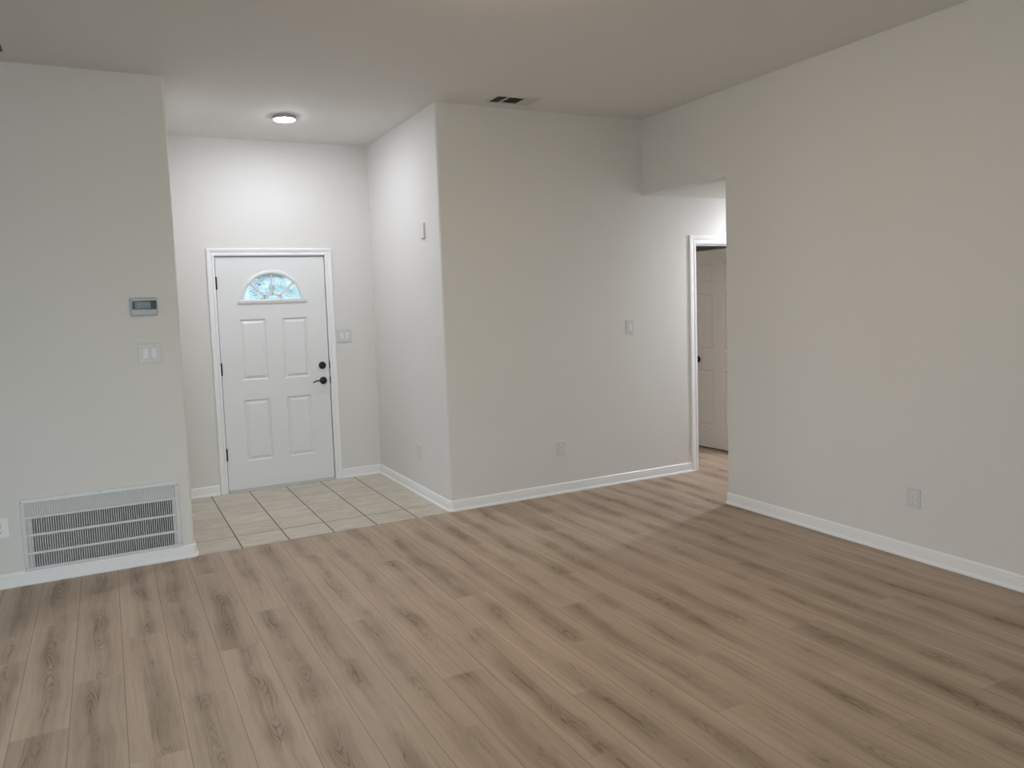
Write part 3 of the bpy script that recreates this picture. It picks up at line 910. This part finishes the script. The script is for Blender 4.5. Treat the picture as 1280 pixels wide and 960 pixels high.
# ------------------------------------------------------------------ ceiling fan (only a blade tip reaches into the frame)
fan = empty('ceiling_fan', (-0.953, 3.627, H))
bm = bmesh.new(); lathe(bm, [(0, 0), (0.065, 0), (0.065, -0.02), (0.045, -0.055), (0.016, -0.065), (0, -0.065)], None, 32)
link('canopy', bm, M_FAN, fan)
bm = bmesh.new(); lathe(bm, [(0, -0.06), (0.013, -0.06), (0.013, -0.30), (0, -0.30)], None, 16)
link('downrod', bm, M_FAN, fan)
bm = bmesh.new(); lathe(bm, [(0, -0.28), (0.03, -0.285), (0.09, -0.31), (0.105, -0.34), (0.105, -0.39), (0.085, -0.42), (0.05, -0.44), (0, -0.44)], None, 40)
link('motor_housing', bm, M_FAN, fan)
for i in range(5):
    a = 2 * PI * i / 5
    bm = bmesh.new()
    prism(bm, rounded([(0.17, -0.055), (0.60, -0.07), (0.66, -0.068), (0.66, 0.066), (0.60, 0.07), (0.17, 0.055)], [0.02, 0, 0.006, 0.006, 0, 0.02], 3), -0.383, -0.376)
    bl = link('blade', bm, M_FAN, fan, rz=a)
    bm = bmesh.new(); bx(bm, 0.08, 0.24, -0.018, 0.018, -0.376, -0.369, 0.003)
    link('blade_arm', bm, M_FAN, bl)
tag(fan, 'dark ceiling fan whose blade tip shows at the upper left edge', 'ceiling fan')

# ------------------------------------------------------------------ outdoors, seen through the fan window
bm = bmesh.new(); bx(bm, -14, 18, YD + 0.16, 40, -0.35, -0.12)
struct('ground_outside', bm, mat('lawn', (0.20, 0.26, 0.10), 0.9, bump=(20, 0.4, 0.03)), 'lawn outside the front door', 'ground')
bm = bmesh.new(); bx(bm, -2.5, 6.0, 9.3, 9.5, 1.985, 2.30)
struct('trim_3', bm, mat('porch_beam_paint', (0.22, 0.25, 0.27), 0.7), 'porch beam outside above the front door', 'beam')
leafm = bpy.data.materials.new('pale_leaves'); leafm.use_nodes = True
g = G(leafm); lb = leafm.node_tree.nodes['Principled BSDF']
oi = g.n('ShaderNodeTexCoord')
lf = g.noise(oi.outputs['Object'], 3.0, 3.0)
leafm.node_tree.links.new(g.mix(g.smooth(lf, 0.35, 0.65), (0.52, 0.66, 0.48, 1), (0.90, 0.95, 0.86, 1)), lb.inputs['Base Color'])
lb.inputs['Roughness'].default_value = 0.7
barkm = mat('bark', (0.30, 0.24, 0.18), 0.9, bump=(12, 0.5, 0.03))
def tree(x, y, h, r, n, label):
    t = empty('tree', (x, y, -0.12))
    bm = bmesh.new()
    tube(bm, [(0, 0, 0), (0.05, 0, h * 0.35), (-0.03, 0.04, h * 0.7), (0.0, 0.0, h * 0.95)], [0.14, 0.11, 0.07, 0.03], 10)
    for k in range(5):
        a = 2 * PI * k / 5 + x
        tube(bm, [(0.02, 0, h * 0.35), (r * 0.4 * math.cos(a), r * 0.4 * math.sin(a), h * 0.6), (r * 0.7 * math.cos(a), r * 0.7 * math.sin(a), h * 0.75)], [0.06, 0.04, 0.015], 7)
    link('trunk', bm, barkm, t)
    bm = bmesh.new()
    rnd = random.Random(int(x * 100 + y))
    for k in range(n):
        v = Vector((rnd.gauss(0, 1), rnd.gauss(0, 1), rnd.gauss(0, 1))).normalized() * r * rnd.random() ** 0.45
        c = Vector((v.x, v.y, h * 0.62 + v.z * h * 0.45 / r))
        a = Vector((rnd.uniform(-1, 1), rnd.uniform(-1, 1), rnd.uniform(-1, 1))).normalized()
        b = a.orthogonal().normalized()
        s = rnd.uniform(0.07, 0.13)
        bm.faces.new([bm.verts.new(c + a * s), bm.verts.new(c + b * s * 0.55), bm.verts.new(c - a * s), bm.verts.new(c - b * s * 0.55)])
    link('foliage', bm, leafm, t)
    return tag(t, label, 'tree', 'trees outside the front door')
tree(2.6, 17.0, 3.4, 1.7, 900, 'leafy tree at the left, behind the fan window')
tree(5.3, 19.0, 3.8, 1.7, 480, 'leafy tree in the middle, behind the fan window')
tree(6.6, 23.5, 3.6, 1.6, 420, 'leafy tree at the right, behind the fan window')
